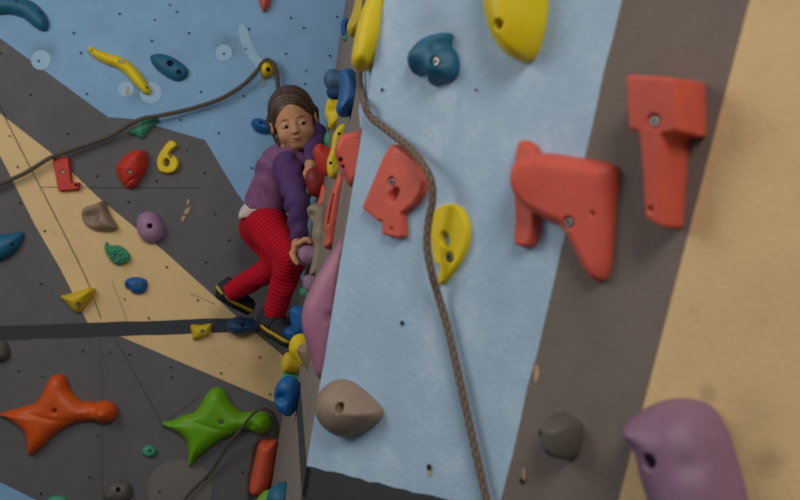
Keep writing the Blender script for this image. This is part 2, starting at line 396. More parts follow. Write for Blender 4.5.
# the narrow grey panel of the corner between the two
sA, sB = at_z(Ba, Bb, Z0), at_z(Ba, Bb, Z1)
def on_side(p): return p - np.dot(p - SIDE.o, SIDE.n) * SIDE.n
SE = lambda v: 384 - v * (384 - 306) / 470 - .15
quad = [on_side(x) for x in (sA, eA, eB, sB)]
panel('wall_side', SIDE, quad, M_GREYP, [(0, [(SE(v), v) for v in (-120, 0, 70, 128)] + [(SE(128) - 2, 128), (SE(110) - 7, 110), (SE(72) - 8, 72), (SE(0) - 7, 0), (SE(-120) - 7, -120)]), (1, [(276, 316), (277, 331), (296, 400), (300.5, 470), (302, 497), (SE(467) + .6, 467), (301, 392)])], [M_BLUE, M_STRIPE], [], thick=.03,
      seams=[])
fl = link('floor', pydata('floor', [(-6, -6, Z0), (6, -6, Z0), (6, 4, Z0), (-6, 4, Z0)], [(0, 1, 2, 3)], False), M_FLOOR); fl['kind'] = 'structure'
# ------------------------------------------------------------------ far wall
def circ(u, v, rx, ry=None, n=10, rot=0):
    ry = ry or rx; c, s = math.cos(rot), math.sin(rot)
    return [(u + rx * math.cos(a) * c - ry * math.sin(a) * s, v + rx * math.cos(a) * s + ry * math.sin(a) * c) for a in np.arange(n) * 2 * math.pi / n]
def band(pts, n=4):                                  # outline of a curved bar: (u, v, radius) along its axis
    p = spline(np.array(pts, float), n, False); t = np.gradient(p[:, :2], axis=0); t /= np.linalg.norm(t, axis=1)[:, None]
    nr = np.stack([-t[:, 1], t[:, 0]], 1); a = p[:, :2] + nr * p[:, 2:]; b = p[:, :2] - nr * p[:, 2:]
    e0 = p[0, :2] - t[0] * p[0, 2] * .8; e1 = p[-1, :2] + t[-1] * p[-1, 2] * .8
    return [tuple(e0)] + [tuple(x) for x in b] + [tuple(e1)] + [tuple(x) for x in a[::-1]]
hold('teal banana hold curving down beside the frame corner of the blue far wall', band([(-25, 8, 7), (-5, 6, 9), (12, 5, 9.5), (28, 10, 9.5), (39, 20, 8.5), (44, 27, 6)]), H_TEAL, H=.035, holes=[(17, 1, 1.6), (41, 13, 1.6)])
hold('yellow wavy bar hold with three bolts on the blue far wall', band([(90, 49, 3), (97, 54, 4.5), (108, 59, 5.8), (120, 63, 6), (131, 71, 6), (140, 82, 5.6), (148, 92, 4)]), H_YEL, H=.03, bolts=[(121.5, 61.5, 2.6)], holes=[(92, 50.5, 1.2), (147, 88, 1.4)])
hold('teal oval hold with two dimples right of the yellow wavy bar', [(150, 57), (154, 54), (164, 54), (176, 59), (187, 68), (188, 75), (183, 80), (175, 81), (162, 74), (153, 65)], H_TEAL, H=.028, holes=[(170, 63, 3.2, .012), (179, 72, 2.6, .004)])
hold('small green curved hold under the rope beside the far blue paint edge', [(128, 131), (133, 129), (139, 125), (142, 119), (149, 117), (157, 117), (158, 122), (153, 127), (147, 133), (142, 139), (137, 136), (131, 135)], H_GREEN, H=.03, bolts=[(144, 125.5, 2)], w=.03)
hold('red letter L hold below the sagging rope', [(54, 158), (69.5, 157), (70.5, 160), (73, 183), (79.5, 182), (81, 184), (80, 190), (60.5, 191.5), (59, 190), (54, 161)], H_RED, H=.022, w=.004, smooth=False, bolts=[(62.5, 172, 2)], holes=[(76, 185, 1.5)], name='letter_hold')
hold('red faceted hold between the letter L and the number 6', [(115.5, 168), (119, 161), (128, 153), (137, 150), (145, 151), (147.5, 158), (146, 171), (140, 181), (136, 187), (129, 189), (122, 184), (118, 176)], H_RED, H=.055, w=.055, bolts=[(130, 172, 2.6)], tilt=(.3, .1), cuts=[(127, 185, 142, 175, 1.2, .006)])
hold('yellow number 6 hold on the grey far wall', [(171, 140.5), (177.5, 144), (177, 147), (172, 151), (170, 155), (174, 155), (178.5, 159), (179.5, 165), (176, 171.5), (169, 174), (161, 172), (157.5, 166), (158, 158), (163, 149)], H_YEL, H=.02, w=.006, name='number_hold', inner=[circ(167.5, 163, 2.6, 3.6)], bolts=[(170.5, 156.5, 2)])
hold('grey brown cupped hold with dark hollow on the tan band', [(81.5, 213), (85, 207), (94, 204), (101, 201), (105, 202), (110, 214), (117.5, 227), (113, 231), (104, 231), (94, 230), (85, 224)], H_BROWN, H=.055, bumps=[(93, 216.5, 6.5, -.044), (105, 205, 5, .008)], bolts=[(97.5, 219, 1.8)])
hold('round lilac hold with single bolt hole above the tan band', [(136.5, 224), (139, 215), (147, 211.5), (155, 213), (161, 220), (164.5, 229), (162, 239), (154, 243.5), (145, 242), (139, 235)], H_LILAC, H=.05, holes=[(149.5, 226, 2.7, .03)])
hold('teal fin hold at the frame edge on the grey far wall', [(-30, 245), (-10, 236), (10, 233), (22, 232), (24, 236), (20, 246), (12, 255), (0, 261), (-15, 263), (-30, 258)], H_TEAL, H=.045, holes=[(12, 245, 1.6)], tilt=(0, -.3))
hold('small rough green hold on the tan band below the cupped hold', [(105, 243), (107, 242), (110, 245), (117, 245), (124, 248), (130, 255), (129.5, 261), (124, 264.5), (115, 264.5), (109, 258), (105, 250)], H_GREEN, H=.035, bolts=[(117.5, 256, 2.4)], noise=.10)
hold('small blue knobbly hold on the tan band below the rough green one', [(124.5, 282), (129, 278), (137, 277), (145, 279), (147.5, 284), (146, 291), (141, 294), (133, 293.5), (130, 290), (126, 288)], H_BLUE, H=.03, bolts=[(138, 284.5, 2.4)], holes=[(127.5, 284, 1.2)])
hold('mustard wedge hold touching the tan band edge above the black stripe', [(61, 296), (68, 294), (80, 290), (92, 287.5), (95.5, 290), (94, 296), (87, 306), (80, 312.5), (75, 312), (67, 304)], H_YELD, H=.045, bolts=[(78.5, 305, 2.6)], tilt=(.1, .3))
hold('small yellow block hold on the black stripe near the girl', [(190.5, 328), (192, 324.5), (201, 325), (211, 323.5), (212, 328), (210, 335), (205, 337), (197, 340), (192.5, 339), (192, 334)], H_YELD, H=.03, bolts=[(202.5, 331.5, 2.2)])
hold('dark blue rounded hold under the toes of the girl\'s rear shoe', [(225, 327), (229, 320), (237, 316.5), (246, 318), (256, 322), (262, 327), (254, 332), (244, 335.5), (234, 335)], H_NAVY, H=.07, holes=[(243, 325, 2)])
hold('charcoal hold cut by the frame edge below the black stripe', [(-12, 345), (-4, 340), (5, 341), (9, 348), (9, 357), (3, 361), (-6, 362), (-12, 355)], H_DARK, H=.04)
STAR = [(0, 413), (12, 409.5), (28, 405), (36, 402), (43, 391), (50, 378), (56, 374.5), (63, 374.5), (67, 380), (70, 389), (76, 396), (83, 401), (92, 401), (97, 402), (103, 400.5), (110, 401), (115.5, 405), (118, 411), (116, 418), (111, 422.5), (103, 423.5), (97, 421), (90, 421), (80, 422), (69, 426), (55, 435), (44, 446), (33, 454.5), (29.5, 455), (27.5, 449), (25, 434), (17, 425), (8, 419), (-4, 414)]
hold('big orange four-pointed star hold with ball end on the grey far wall', STAR, H_ORANGE, H=.05, w=.05, soft=3, holes=[(54, 411.5, 2.6)], bumps=[(105, 412, 7, .02), (97, 411, 3, -.012)], cuts=[(14, 411, 34, 413, 1.6, .003), (34, 413, 56, 418.5, 1.6, .004), (56, 418.5, 78, 420, 1.6, .003), (97.5, 402, 97.5, 421, 1.6, .004)], bolts=[(88, 413.5, 1.1), (33, 444, .9)])
GSTAR = [(161, 423), (172, 420), (184, 415), (194, 412), (200, 405), (207, 393), (213, 388), (219, 387), (225, 391), (230, 400), (236, 408), (243, 412), (251, 411), (256, 411), (263, 411), (270, 416), (272.5, 424), (269, 432), (261, 435), (254, 432), (245, 430), (236, 434), (222, 440), (208, 450), (198, 458), (192, 466), (188.5, 466), (188, 458), (187, 443), (181, 435), (170, 429)]
hold('big lime green four-pointed star hold beside the corner panel', GSTAR, H_LIME, H=.05, w=.05, soft=3, bolts=[(221, 422, 2.8), (178, 427, 1), (196, 455, 1)], bumps=[(263, 423, 6.5, .02), (254, 423, 3, -.012)], cuts=[(178, 420, 198, 421, 1.6, .003), (198, 421, 218, 427, 1.6, .004), (218, 427, 240, 431, 1.6, .003), (254, 412, 254, 431, 1.6, .004)])
hold('tiny round green hold between the orange and lime stars', circ(149.5, 451, 7.5, 6), H_GREEN, H=.02, w=.012, bolts=[(150, 451, 2)])
hold('low charcoal hold at the bottom of the frame below the tiny green hold', [(105, 490), (111, 483), (120, 481), (129, 483), (132, 490), (130, 499), (120, 503), (108, 502), (104, 497)], H_DARK, H=.035, holes=[(118, 490, 2.4)])
hold('green hold barely showing at the lower frame edge', [(47, 500), (52, 496.5), (60, 496), (67, 499), (68, 508), (58, 512), (48, 508)], H_GREEN, H=.025)
hold('yellow ball knob with dark bolt hole that the rope runs over', circ(267, 70, 7.2, 8.2), H_YEL, H=.045, holes=[(268, 69.5, 2.2, .012)])
hold('coral pointed hold hanging in from the upper frame edge above the blue wall', [(259, -14), (264, -16), (271, -14), (271, 2), (268, 9), (264, 12.5), (261, 8), (259, 0)], H_CORAL, H=.035)
hold('small blue hold on the blue wall behind the girl\'s hair', [(251, 122), (255, 118.5), (263, 119), (270, 123), (274, 130), (268, 134), (258, 132.5), (253, 128)], H_BLUE, H=.04, holes=[(261, 122.5, 1.6)])
hold('orange red long hold standing in the corner below the lime star', [(255, 455), (258, 444), (262, 441), (269, 440.5), (275, 440), (277.5, 443), (275, 460), (271, 482), (265, 494), (257, 498), (250, 495), (248.5, 486)], H_ORED, H=.06, hoff=.5)

# ------------------------------------------------------------------ near wall
hold('teal blue lobed hold with steel bolt high on the near blue wall', [(409, 63), (411, 52), (419, 42), (428, 36), (440, 33), (451, 33), (453, 38), (452, 46), (457, 53), (460, 64), (458, 76), (451, 82), (443, 83.5), (434, 86), (430, 83), (429, 77), (423, 74), (414, 75)], H_TEAL, 'right', H=.032, bolts=[(433.5, 61, 5.4, .006)], bumps=[(446, 44, 7, .006), (446, 72, 8, .008), (425, 56, 7, .003), (431, 76, 4, -.010), (455, 60, 4, -.006)])
hold('large yellow teardrop hold entering from the upper frame edge', [(487, -45), (515, -60), (545, -45), (549, -10), (547, 22), (541, 45), (532, 60), (521, 62), (507, 55), (494, 38), (486, 12), (485, -20)], H_YEL, 'right', H=.06, tilt=(.15, 0), holes=[(497, 24, 5.2, .03)])
rl = hold('coral letter R hold tilted on the blue wall, beside the rope', [(393, 144), (398, 144.5), (405, 149), (413, 155), (421, 163), (427, 172), (429.5, 182), (426, 194), (417, 206), (405, 214.5), (406, 236), (402, 239.5), (385, 235.5), (383, 233), (384, 221.5), (379, 222), (363.5, 210), (362.5, 206), (385, 156)], H_CORAL, 'right', H=.015, hoff=(.8, .1), w=.004, smooth=False, bolts=[(391, 182, 5)], holes=[(391, 229, 1.5)], name='letter_hold', inner=[[(393, 196), (397, 190), (401, 189), (402, 192), (399, 199), (395, 201)]])
_c = RIGHT.hit(395.5, 154.5, .0153); _n = 20
rk = link('ring_mark', pydata('ring_mark', [_c + (RIGHT.ex * math.cos(a) * 1.1 + RIGHT.ey * math.sin(a)) * q for q in (.0062, .0044) for a in np.arange(_n) * 2 * math.pi / _n], [(i, (i + 1) % _n, _n + (i + 1) % _n, _n + i) for i in range(_n)], False), H_PALE, rl)
rk.matrix_local = rl.matrix_basis.inverted(); rk['label'] = 'pale ring-shaped mark'
hold('yellow half-round plate hold touching the hanging rope', [(432, 214), (438, 207), (447, 203.5), (457, 205), (466, 213), (471, 228), (470, 243), (464, 258), (454, 272), (441, 285), (438.5, 281), (438, 275), (440, 266), (434, 262), (431, 245), (430, 228)], H_YEL, 'right', H=.011, hoff=(.9, .1), w=.003, bolts=[(449, 257.5, 5.6, .003)], inner=[circ(446.5, 239.5, 4.4, 7.5, rot=-.25)])
hold('thick red letter T hold on the grey paint of the near wall', [(629.5, 78), (632, 73.5), (660, 75), (683, 78), (683.5, 133), (666.5, 136), (660.5, 226), (657, 228.5), (643, 220), (641.5, 216), (640, 134), (631, 131.5), (629, 128)], H_CORAL, 'right', H=.06, hoff=.9, tilt=(.05, .16), w=.004, smooth=False, bolts=[(653.5, 121, 6.2, .005)], holes=[(650, 209, 2.6, .004)], name='letter_hold')
o = hold('big coral saddle hold with a foot plate, across the blue and grey paint', [(516, 160), (536, 152), (570, 156), (608, 163), (618, 172), (615, 205), (611, 258), (605, 279), (596, 282), (586, 275), (575, 255), (562, 231), (548, 224), (526, 212), (514, 196), (511, 178)], H_CORAL, 'right', H=.034, w=.020, hoff=(1.0, .1), tilt=(-.5, .1), bumps=[(515, 180, 14, .006)], bolts=[(568, 222.5, 6, .004)], holes=[(592, 214, 2.4, .005)])
fp = hold('flat coral foot plate tucked behind the big saddle hold', [(517, 142), (524, 140), (536, 147), (540, 160), (539, 190), (540, 218), (538, 234), (531, 247), (518, 247), (512, 242), (513, 215), (511, 180), (513, 158)], H_CORAL, 'right', H=.018, w=.006, hoff=(1, .3), name='foot_plate')
mw = fp.matrix_basis.copy(); fp.parent = o; fp.matrix_local = o.matrix_basis.inverted() @ mw
for k in ('label', 'category', 'group'): del fp[k]
hold('grey brown rounded teardrop hold low on the near blue wall', [(319, 405), (323, 389), (331, 381), (341, 379.5), (354, 384), (370, 396), (382, 407), (384, 413), (380, 421), (368, 430), (355, 436), (343, 438), (331, 432), (322, 420)], H_BROWN, 'right', H=.05, holes=[(338.5, 408.5, 5.2, .016)])
hold('small charcoal stub hold on the grey paint of the near wall', [(540, 424), (546, 414.5), (558, 415), (572, 418), (582, 425), (583, 440), (577, 455), (568, 460), (552, 458), (541, 446)], H_DARK, 'right', H=.05, w=.022, hoff=(.7,0), tilt=(-.2, 0), holes=[(541.5, 433, 3, .004)])
hold('large purple bulging hold at the bottom of the tan near wall', [(626, 424), (636, 411), (654, 402), (675, 399.5), (696, 402), (712, 411), (726, 432), (738, 462), (745, 485), (752, 520), (752, 560), (700, 580), (664, 545), (655, 515), (648, 493), (640, 470), (636, 452), (628, 440)], H_PURP, 'right', H=.085, hoff=(.4,0), holes=[(648.5, 462, 7, .02)], cuts=[], bumps=[(640, 425, 12, .012), (716, 458, 9, -.006)])

# ------------------------------------------------------------------ corner panel (seen edge-on)
def prof(label, px, m, d, H=.04, **k): return hold(label, px, m, d=d, H=H, **k)
prof('thick yellow pod hold at the top of the corner, in front of the paler one', [(372, -45), (366, 0), (360, 15), (355, 37), (351.5, 58), (353, 66), (360, 70.5), (370, 70), (376, 62), (388, 40), (394, 0), (396, -45)], H_YEL, 1.655, .05, cuts=[(361.5, 20, 360.5, 29, .9, .004)])
prof('slim mustard hold peeking out behind the thick yellow pod', [(362, -25), (353, 10), (347, 27), (349, 34), (353, 36.5), (366, 34), (380, 10), (384, -20)], H_YELD, 2.3)
prof('blue hooked hold at the far side of the slim mustard hold', [(341, 23), (344, 19), (348, 18.5), (351, 22), (348.5, 28), (350, 35), (358, 36), (366, 40), (362, 48), (350, 48.5), (346, 42), (341.5, 33)], H_BLUE, 2.95, .03)
prof('tiny green nub under the blue hooked hold', [(342, 38), (345, 35.5), (350, 37), (360, 39), (360, 43), (350, 42), (344, 41)], H_GREEN, 2.83, .012)
prof('slate blue ball hold above the girl\'s dark sleeve', [(323.5, 79), (326, 72), (332, 69), (338, 70), (350, 74), (356, 84), (347, 91), (332, 91), (326, 87)], H_SLATE, 2.85, .04)
prof('deep navy tapered hold under the slate blue ball', [(327, 90), (334, 88), (350, 90), (352, 98), (342, 101), (333.5, 101.5), (328, 97)], H_NAVY, 2.72, .03)
prof('tall blue two-footed hold below the thick yellow pod', [(340, 76), (344, 69.5), (351, 69), (356, 73), (364, 84), (370, 98), (366, 112), (353, 113.5), (347.5, 117), (340, 116.5), (336, 110), (338, 100), (339.5, 90)], H_BLUE, 2.05, .045)
prof('lumpy yellow hold below the navy one', [(325, 113), (328, 99), (334, 100), (348, 101), (353, 115), (348, 128), (336, 130.5), (329, 128), (327.5, 121)], H_YEL, 2.68, .035, bumps=[(332, 104, 5, .008), (333, 123, 5, .01), (331, 113, 4, -.008)])
prof('green sliver hold between the lumpy yellow hold and the girl\'s sleeve', [(324, 138), (328, 131), (340, 134), (346, 144), (338, 150), (326, 147)], H_GREEN, 3.0, .02)
prof('yellow figure-eight hold squeezed behind the coral half disc', [(339, 126), (345, 123.5), (351, 126), (358, 135), (356, 150), (350, 165), (342, 175), (333, 179), (328, 174), (327, 162), (331, 149), (333, 136)], H_YEL, 2.25, .025, w=.014, holes=[(331.5, 164, 1.6), (340, 135, 1.7)])
prof('coral half disc hold at the panel edge beside the letter R', [(366, 131), (348, 133.5), (339, 139), (335, 149), (336, 158), (341, 170), (347, 183), (351.6, 187), (356, 184), (372, 160), (376, 140)], H_CORAL, 1.69, .03, w=.012, holes=[(341.5, 161, 2.4), (344, 168, 1.6)])
prof('red oval hold touching the girl\'s dark sleeve', [(313, 154), (315, 146.5), (321, 143.5), (328, 147), (342, 152), (344, 168), (336, 177), (325.5, 176.5), (318, 168)], H_RED, 2.75, .035)
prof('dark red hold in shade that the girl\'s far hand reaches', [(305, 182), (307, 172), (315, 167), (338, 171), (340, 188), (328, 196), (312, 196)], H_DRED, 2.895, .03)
prof('long coral bar hold with a slot, below the coral half disc', [(337, 177), (341, 173), (352, 177), (354, 190), (347, 215), (341, 236), (339, 246), (334, 249), (327, 249.5), (323.5, 245), (325.5, 237), (324.5, 224), (330, 197)], H_CORAL, 2.02, .03, w=.014, cuts=[(334, 196, 329, 224, 1.3, .012)])
prof('thin orange red spike hold above the beige hold', [(322, 186), (326, 186), (338, 196), (336, 206), (318, 206), (319, 198)], H_ORED, 2.72, .015)
prof('tall beige hold with a thumb hollow beside the girl\'s gripping hand', [(307, 209), (312, 204.5), (320, 203.5), (332, 210), (336, 235), (330, 262), (322, 274), (310, 275), (312, 262), (314, 246), (311.5, 235), (313, 224), (309, 217)], H_BEIGE, 2.55, .035, bumps=[(311.5, 216, 3.5, -.02)])
prof('lilac ball hold gripped by the girl\'s near hand', [(296.5, 256), (298, 248), (304, 244), (312, 244.5), (322, 250), (326, 260), (314, 266), (304, 266), (298.5, 262)], H_LILAC, 2.88, .035)
prof('small lilac nub hold below the gripped ball', [(303, 279), (307, 275), (316, 275), (328, 284), (322, 294), (311, 293.5), (304.5, 289)], H_LILAC, 2.75, .025)
prof('small green hold wedged behind the big mauve hold', [(299.5, 290), (304, 287), (318, 288), (322, 298), (310, 300), (301, 296)], H_GREEN, 2.95, .02)
prof('big mauve wing-shaped hold at the corner panel edge', [(347, 233), (341, 238), (333, 250), (323, 266), (314.5, 281), (308.5, 293), (304, 304), (302, 316), (302.5, 328), (306, 341), (312, 360), (316, 374), (324, 378), (338, 345), (346, 300), (354, 250), (354, 235)], H_PINK, 1.745, .04, cuts=[(330, 313, 329.5, 319, .9, .006)])
prof('blue upright hold beside the girl\'s front shin', [(290, 312), (293, 307), (298, 305.5), (310, 309), (318, 322), (312, 337), (300, 336), (293, 332)], H_BLUE, 2.72, .025)
prof('blue step hold under the toes of the girl\'s front shoe', [(284, 331), (290, 326), (300, 328), (316, 334), (310, 343), (296, 343), (287, 338)], H_BLUE, 2.955, .03)
prof('yellow curled hold in front of the girl\'s front toes', [(289, 346), (292, 338), (298, 334), (306, 335), (316, 345), (314, 360), (304, 366), (297, 361), (290, 353)], H_YEL, 2.48, .03)
prof('mustard egg hold below the yellow curled hold', [(281, 364), (284, 355), (289, 352), (298, 355), (312, 364), (306, 372), (290, 373.5), (283, 372)], H_YELD, 2.62, .025)
prof('grey hold tucked under the tip of the big mauve hold', [(297, 350), (303, 344), (310, 343), (322, 355), (322, 372), (311, 374), (303, 363)], H_BROWN, 2.2, .03)
prof('small green hold just above the blue cup hold on the corner panel', [(280.5, 378), (284, 373.5), (292, 373), (306, 377), (304, 384), (286, 384)], H_GREEN, 2.62, .02)
prof('blue cup-shaped hold on the corner panel beside the tan triangle', [(276, 386), (282, 378), (290, 376), (297, 379), (302, 390), (300, 402), (293, 414), (286, 416), (277, 408), (274, 397)], H_BLUE, 2.42, .035, bumps=[(281, 397, 4, -.02)])
prof('teal blue hold at the bottom of the corner panel', [(267, 497), (274, 485), (284, 482), (293, 485), (299, 496), (304, 515), (290, 530), (268, 525)], H_TEAL, 2.35, .05)
prof('lime yellow hold next to the teal one at the bottom of the corner', [(256, 502), (261, 494), (268, 490), (284, 492), (290, 505), (280, 518), (258, 516)], H_LIME, 2.75, .03)

# ------------------------------------------------------------------ ropes
def rope_material(name, c1, c2):
    m, nt, b = new_mat(name); L = nt.links
    A = nt.nodes.new('ShaderNodeAttribute'); A.attribute_name = 'strand'
    r = nt.nodes.new('ShaderNodeValToRGB'); L.new(A.outputs['Fac'], r.inputs['Fac'])
    r.color_ramp.elements[0].position = .25; r.color_ramp.elements[1].position = .75
    r.color_ramp.elements[0].color = S(c1) + (1,); r.color_ramp.elements[1].color = S(c2) + (1,)
    L.new(r.outputs['Color'], b.inputs['Base Color']); b.inputs['Roughness'].default_value = .85
    bp = nt.nodes.new('ShaderNodeBump'); bp.inputs['Strength'].default_value = .6; bp.inputs['Distance'].default_value = .002
    L.new(A.outputs['Fac'], bp.inputs['Height']); L.new(bp.outputs['Normal'], b.inputs['Normal'])
    return m
def rope(label, pts, r, m):
    c = spline(np.array(pts, float), 14, False)
    s = np.r_[0, np.cumsum(np.linalg.norm(np.diff(c, axis=0), axis=1))]
    st = np.arange(0, s[-1], .0022); c = np.stack([np.interp(st, s, c[:, i]) for i in range(3)], 1)
    t = np.gradient(c, axis=0); t /= np.linalg.norm(t, axis=1)[:, None]
    u = np.cross(t[0], (0, 1, 0.01)); V = []; at = []; n = 12
    for i in range(len(c)):
        u = u - t[i] * (u @ t[i]); u /= np.linalg.norm(u); v = np.cross(t[i], u)
        for k in range(n):
            a = 2 * math.pi * k / n
            br = .5 + .25 * (math.sin(3 * a + st[i] * 420) + math.sin(3 * a - st[i] * 420))
            V.append(c[i] + (u * math.cos(a) + v * math.sin(a)) * r * (.96 + .06 * br)); at.append(br)
    F = [(i * n + k, i * n + (k + 1) % n, (i + 1) * n + (k + 1) % n, (i + 1) * n + k) for i in range(len(c) - 1) for k in range(n)]
    F += [tuple(range(n))[::-1], tuple((len(c) - 1) * n + k for k in range(n))]
    me = pydata('rope', V, F); x = me.attributes.new('strand', 'FLOAT', 'POINT'); x.data.foreach_set('value', at)
    return tag(link('rope', me, m), label, 'rope')
M_ROPE = rope_material('braided_rope', '55463a', '7d6b59'); M_ROPED = rope_material('dark_braided_rope', '453e36', '605749')
B = lambda u, v, h: BACK.hit(u, v, h); Rw = lambda u, v, h: RIGHT.hit(u, v, h)
rope('dark grey rope sagging across the far wall and over the yellow ball knob',
     [B(-40, 201, .03), B(0, 184, .03), B(25, 173, .03), B(52, 157, .035), B(80, 147, .03), B(110, 136, .03), B(132, 123, .045), B(145, 118, .05), B(158, 116, .04), B(190, 109, .03), B(220, 99, .03), B(243, 85, .028), B(257, 71, .035), B(261.5, 64, .03), B(267, 60, .025), B(273, 63, .025), B(276.5, 71, .025), B(278, 85, .02), B(280, 110, .02), B(284, 150, .02), B(290, 185, .02), B(298, 201, .03), B(304, 203, .05), B(309, 196, .08), B(313, 185, .16)], .0075, M_ROPED)
rope('brown braided rope hanging down the near blue wall past the letter R',
     [P(384, -230, 1.98), P(376, -120, 1.95), P(368, -40, 1.92), P(364, 20, 1.90), P(360, 62, 1.82), P(359, 76, 1.76), P(361, 90, 1.70), Rw(364, 103, .014), Rw(371, 117, .012), Rw(388, 131, .013), Rw(408, 147, .02), Rw(422, 163, .033), Rw(431, 180, .036), Rw(432.5, 200, .034), Rw(428.5, 222, .033), Rw(427, 245, .033), Rw(431, 270, .03), Rw(438, 295, .016), Rw(445, 318, .012), Rw(453, 350, .012), Rw(462, 390, .012), Rw(473, 440, .012), Rw(486, 497, .012), Rw(498, 545, .012), Rw(505, 600, .012)],   .006, M_ROPE)
rope('thin brown rope looping over the ball end of the lime star',
     [B(150, 545, .02), B(186, 497, .02), B(210, 472, .02), B(226, 447, .045), B(238, 433, .075), B(248, 419.5, .095), B(257, 411, .085), B(266, 409, .07), B(274, 415, .04), B(276.5, 427, .010), B(274.5, 436, .008), B(268, 438.3, .007), B(260, 439, .008), B(254, 446, .010), B(251, 462, .012), B(248, 480, .012), B(248, 500, .012), B(250, 540, .012)], .005, M_ROPED)
#@@GIRL
# ------------------------------------------------------------------ the girl
M_SKIN = mat('skin', S('cc946f'), .55, .05, 30, .05, 600, sss=.12)
M_LIP = mat('lip', S('8f4a42'), .45, .05, 30, 0)
M_BROW = mat('eyebrow', S('7e573e'), .8, .1, 200, 0)
M_EYE = mat('eye_white', S('a89c94'), .25, .02, 30, 0); M_IRIS = mat('iris', S('2a1a12'), .15, .1, 90, 0)
def hair_material():
    m, nt, b = new_mat('brown_hair'); L = nt.links
    A = nt.nodes.new('ShaderNodeAttribute'); A.attribute_name = 'lock'
    r = nt.nodes.new('ShaderNodeValToRGB'); L.new(A.outputs['Fac'], r.inputs['Fac'])
    r.color_ramp.elements[0].color = S('261a12') + (1,); r.color_ramp.elements[1].color = S('6e5038') + (1,)
    L.new(r.outputs['Color'], b.inputs['Base Color']); b.inputs['Roughness'].default_value = .45
    return m
M_HAIR = hair_material()
def knit(name, c, c2):
    return mat(name, S(c), .9, .16, 60, .5, 900, spec=.15, blotch=(S(c2), 130, .55, .5))
M_SHIRT = knit('mauve_jersey', '84597f', '6d4770'); M_SLEEVE = knit('dark_purple_jersey', '5a4070', '463059'); M_VEST = knit('white_cotton', 'd8cdc4', 'c8bdb4')
def trouser_material():
    m, nt, b = new_mat('striped_red_jersey'); L = nt.links
    A = nt.nodes.new('ShaderNodeAttribute'); A.attribute_name = 'along_leg'
    k = nt.nodes.new('ShaderNodeMath'); k.operation = 'MULTIPLY'; k.inputs[1].default_value = 2 * math.pi / .0135; L.new(A.outputs['Fac'], k.inputs[0])
    sn = nt.nodes.new('ShaderNodeMath'); sn.operation = 'SINE'; L.new(k.outputs[0], sn.inputs[0])
    r = nt.nodes.new('ShaderNodeValToRGB'); L.new(sn.outputs[0], r.inputs['Fac'])
    r.color_ramp.elements[0].position = .25; r.color_ramp.elements[1].position = .6
    r.color_ramp.elements[0].color = S('c4122a') + (1,); r.color_ramp.elements[1].color = S('8f1024') + (1,)
    L.new(r.outputs['Color'], b.inputs['Base Color']); b.inputs['Roughness'].default_value = .9; b.inputs['Specular IOR Level'].default_value = .15
    return m
M_TROUSER = trouser_material()
M_SHOE = plast('navy_suede', '23262e', rough=.8); M_SOLE = plast('black_rubber', '16171a', rough=.7); M_TRIM = plast('yellow_trim', 'c9a41c', rough=.7); M_LOGO = plast('grey_patch', '6e6a68')

from mathutils import Euler
HS = .93
HC = P(293.2, 119.5, 3.02)
HM = np.array(Matrix.Rotation(math.radians(3), 3, 'Z') @ Matrix.Rotation(math.radians(-13), 3, 'Y') @ Matrix.Rotation(math.radians(14), 3, 'X'))
def to_head(p): return (p - HC) @ HM / HS
def head_w(q): return HC + HM @ np.array(q, float) * HS
def head_sdf(q):                                    # local: x right in the picture, y back, z up
    d = ell(q, (0, .012, .028), (.0695, .084, .077))
    d = smin(d, ell(q, (0, -.024, -.028), (.053, .055, .057)), .03)
    d = smin(d, capsule(q, (0, -.055, -.070), (0, -.05, -.069), .017), .022)          # chin
    for s in (-1, 1):
        d = smin(d, ell(q, (s * .031, -.047, -.038), (.025, .024, .024)), .018)       # cheeks
        d = smin(d, capsule(q, (s * .042, -.01, -.055), (s * .014, -.047, -.074), .013), .02)   # jaw
        d = smax(d, -ell(q, (s * .028, -.086, -.006), (.016, .014, .009)), .012)      # eye socket
        e = ell(q, (s * .0735, .010, -.012), (.008, .014, .021))                       # ear
        e = smax(e, -ell(q, (s * .082, .004, -.012), (.007, .010, .016)), .004)
        d = smin(d, e, .006)
        d = smin(d, ell(q, (s * .0275, -.0665, -.0065), (.0135, .0085, .0075)), .004)    # lids
        d = smax(d, -capsule(q, (s * .019, -.0815, -.0085), (s * .036, -.0735, -.0085), .0022), .002)  # eye slit
    d = smin(d, capsule(q, (0, -.072, -.002), (0, -.0825, -.028), .0045, .0072), .012)    # nose
    d = smin(d, ell(q, (0, -.0805, -.030), (.0105, .008, .0068)), .006)
    for s in (-1, 1): d = smax(d, -ell(q, (s * .005, -.0865, -.0375), (.003, .004, .002)), .002)
    d = smin(d, ell(q, (0, -.071, -.054), (.020, .0085, .010)), .008)                 # mouth mound
    d = smax(d, -capsule(q, (-.016, -.0745, -.0525), (.016, -.0745, -.0525), .0018), .003)
    return d
SR, ER, WR = P(287, 167, 2.99), P(297.5, 203, 2.90), P(299, 240, 2.90)
SL, EL, WL = P(304.5, 146, 3.10), P(315, 136, 3.03), P(310.5, 165, 2.96)
NK, CH, PV = P(291, 154, 3.06), P(281, 168, 3.08), P(263, 214, 3.14)
HR, KR, AR = P(268, 226, 3.09), P(291, 258, 2.955), P(273, 318, 3.02)
HL, KL, AL = P(260, 228, 3.19), P(283, 262, 3.09), P(231, 292, 3.19)
def chain(p, pts, rad, k=.006):
    d = None
    for a, b, ra, rb in zip(pts[:-1], pts[1:], rad[:-1], rad[1:]):
        c = capsule(p, a, b, ra, rb); d = c if d is None else smin(d, c, k)
    return d
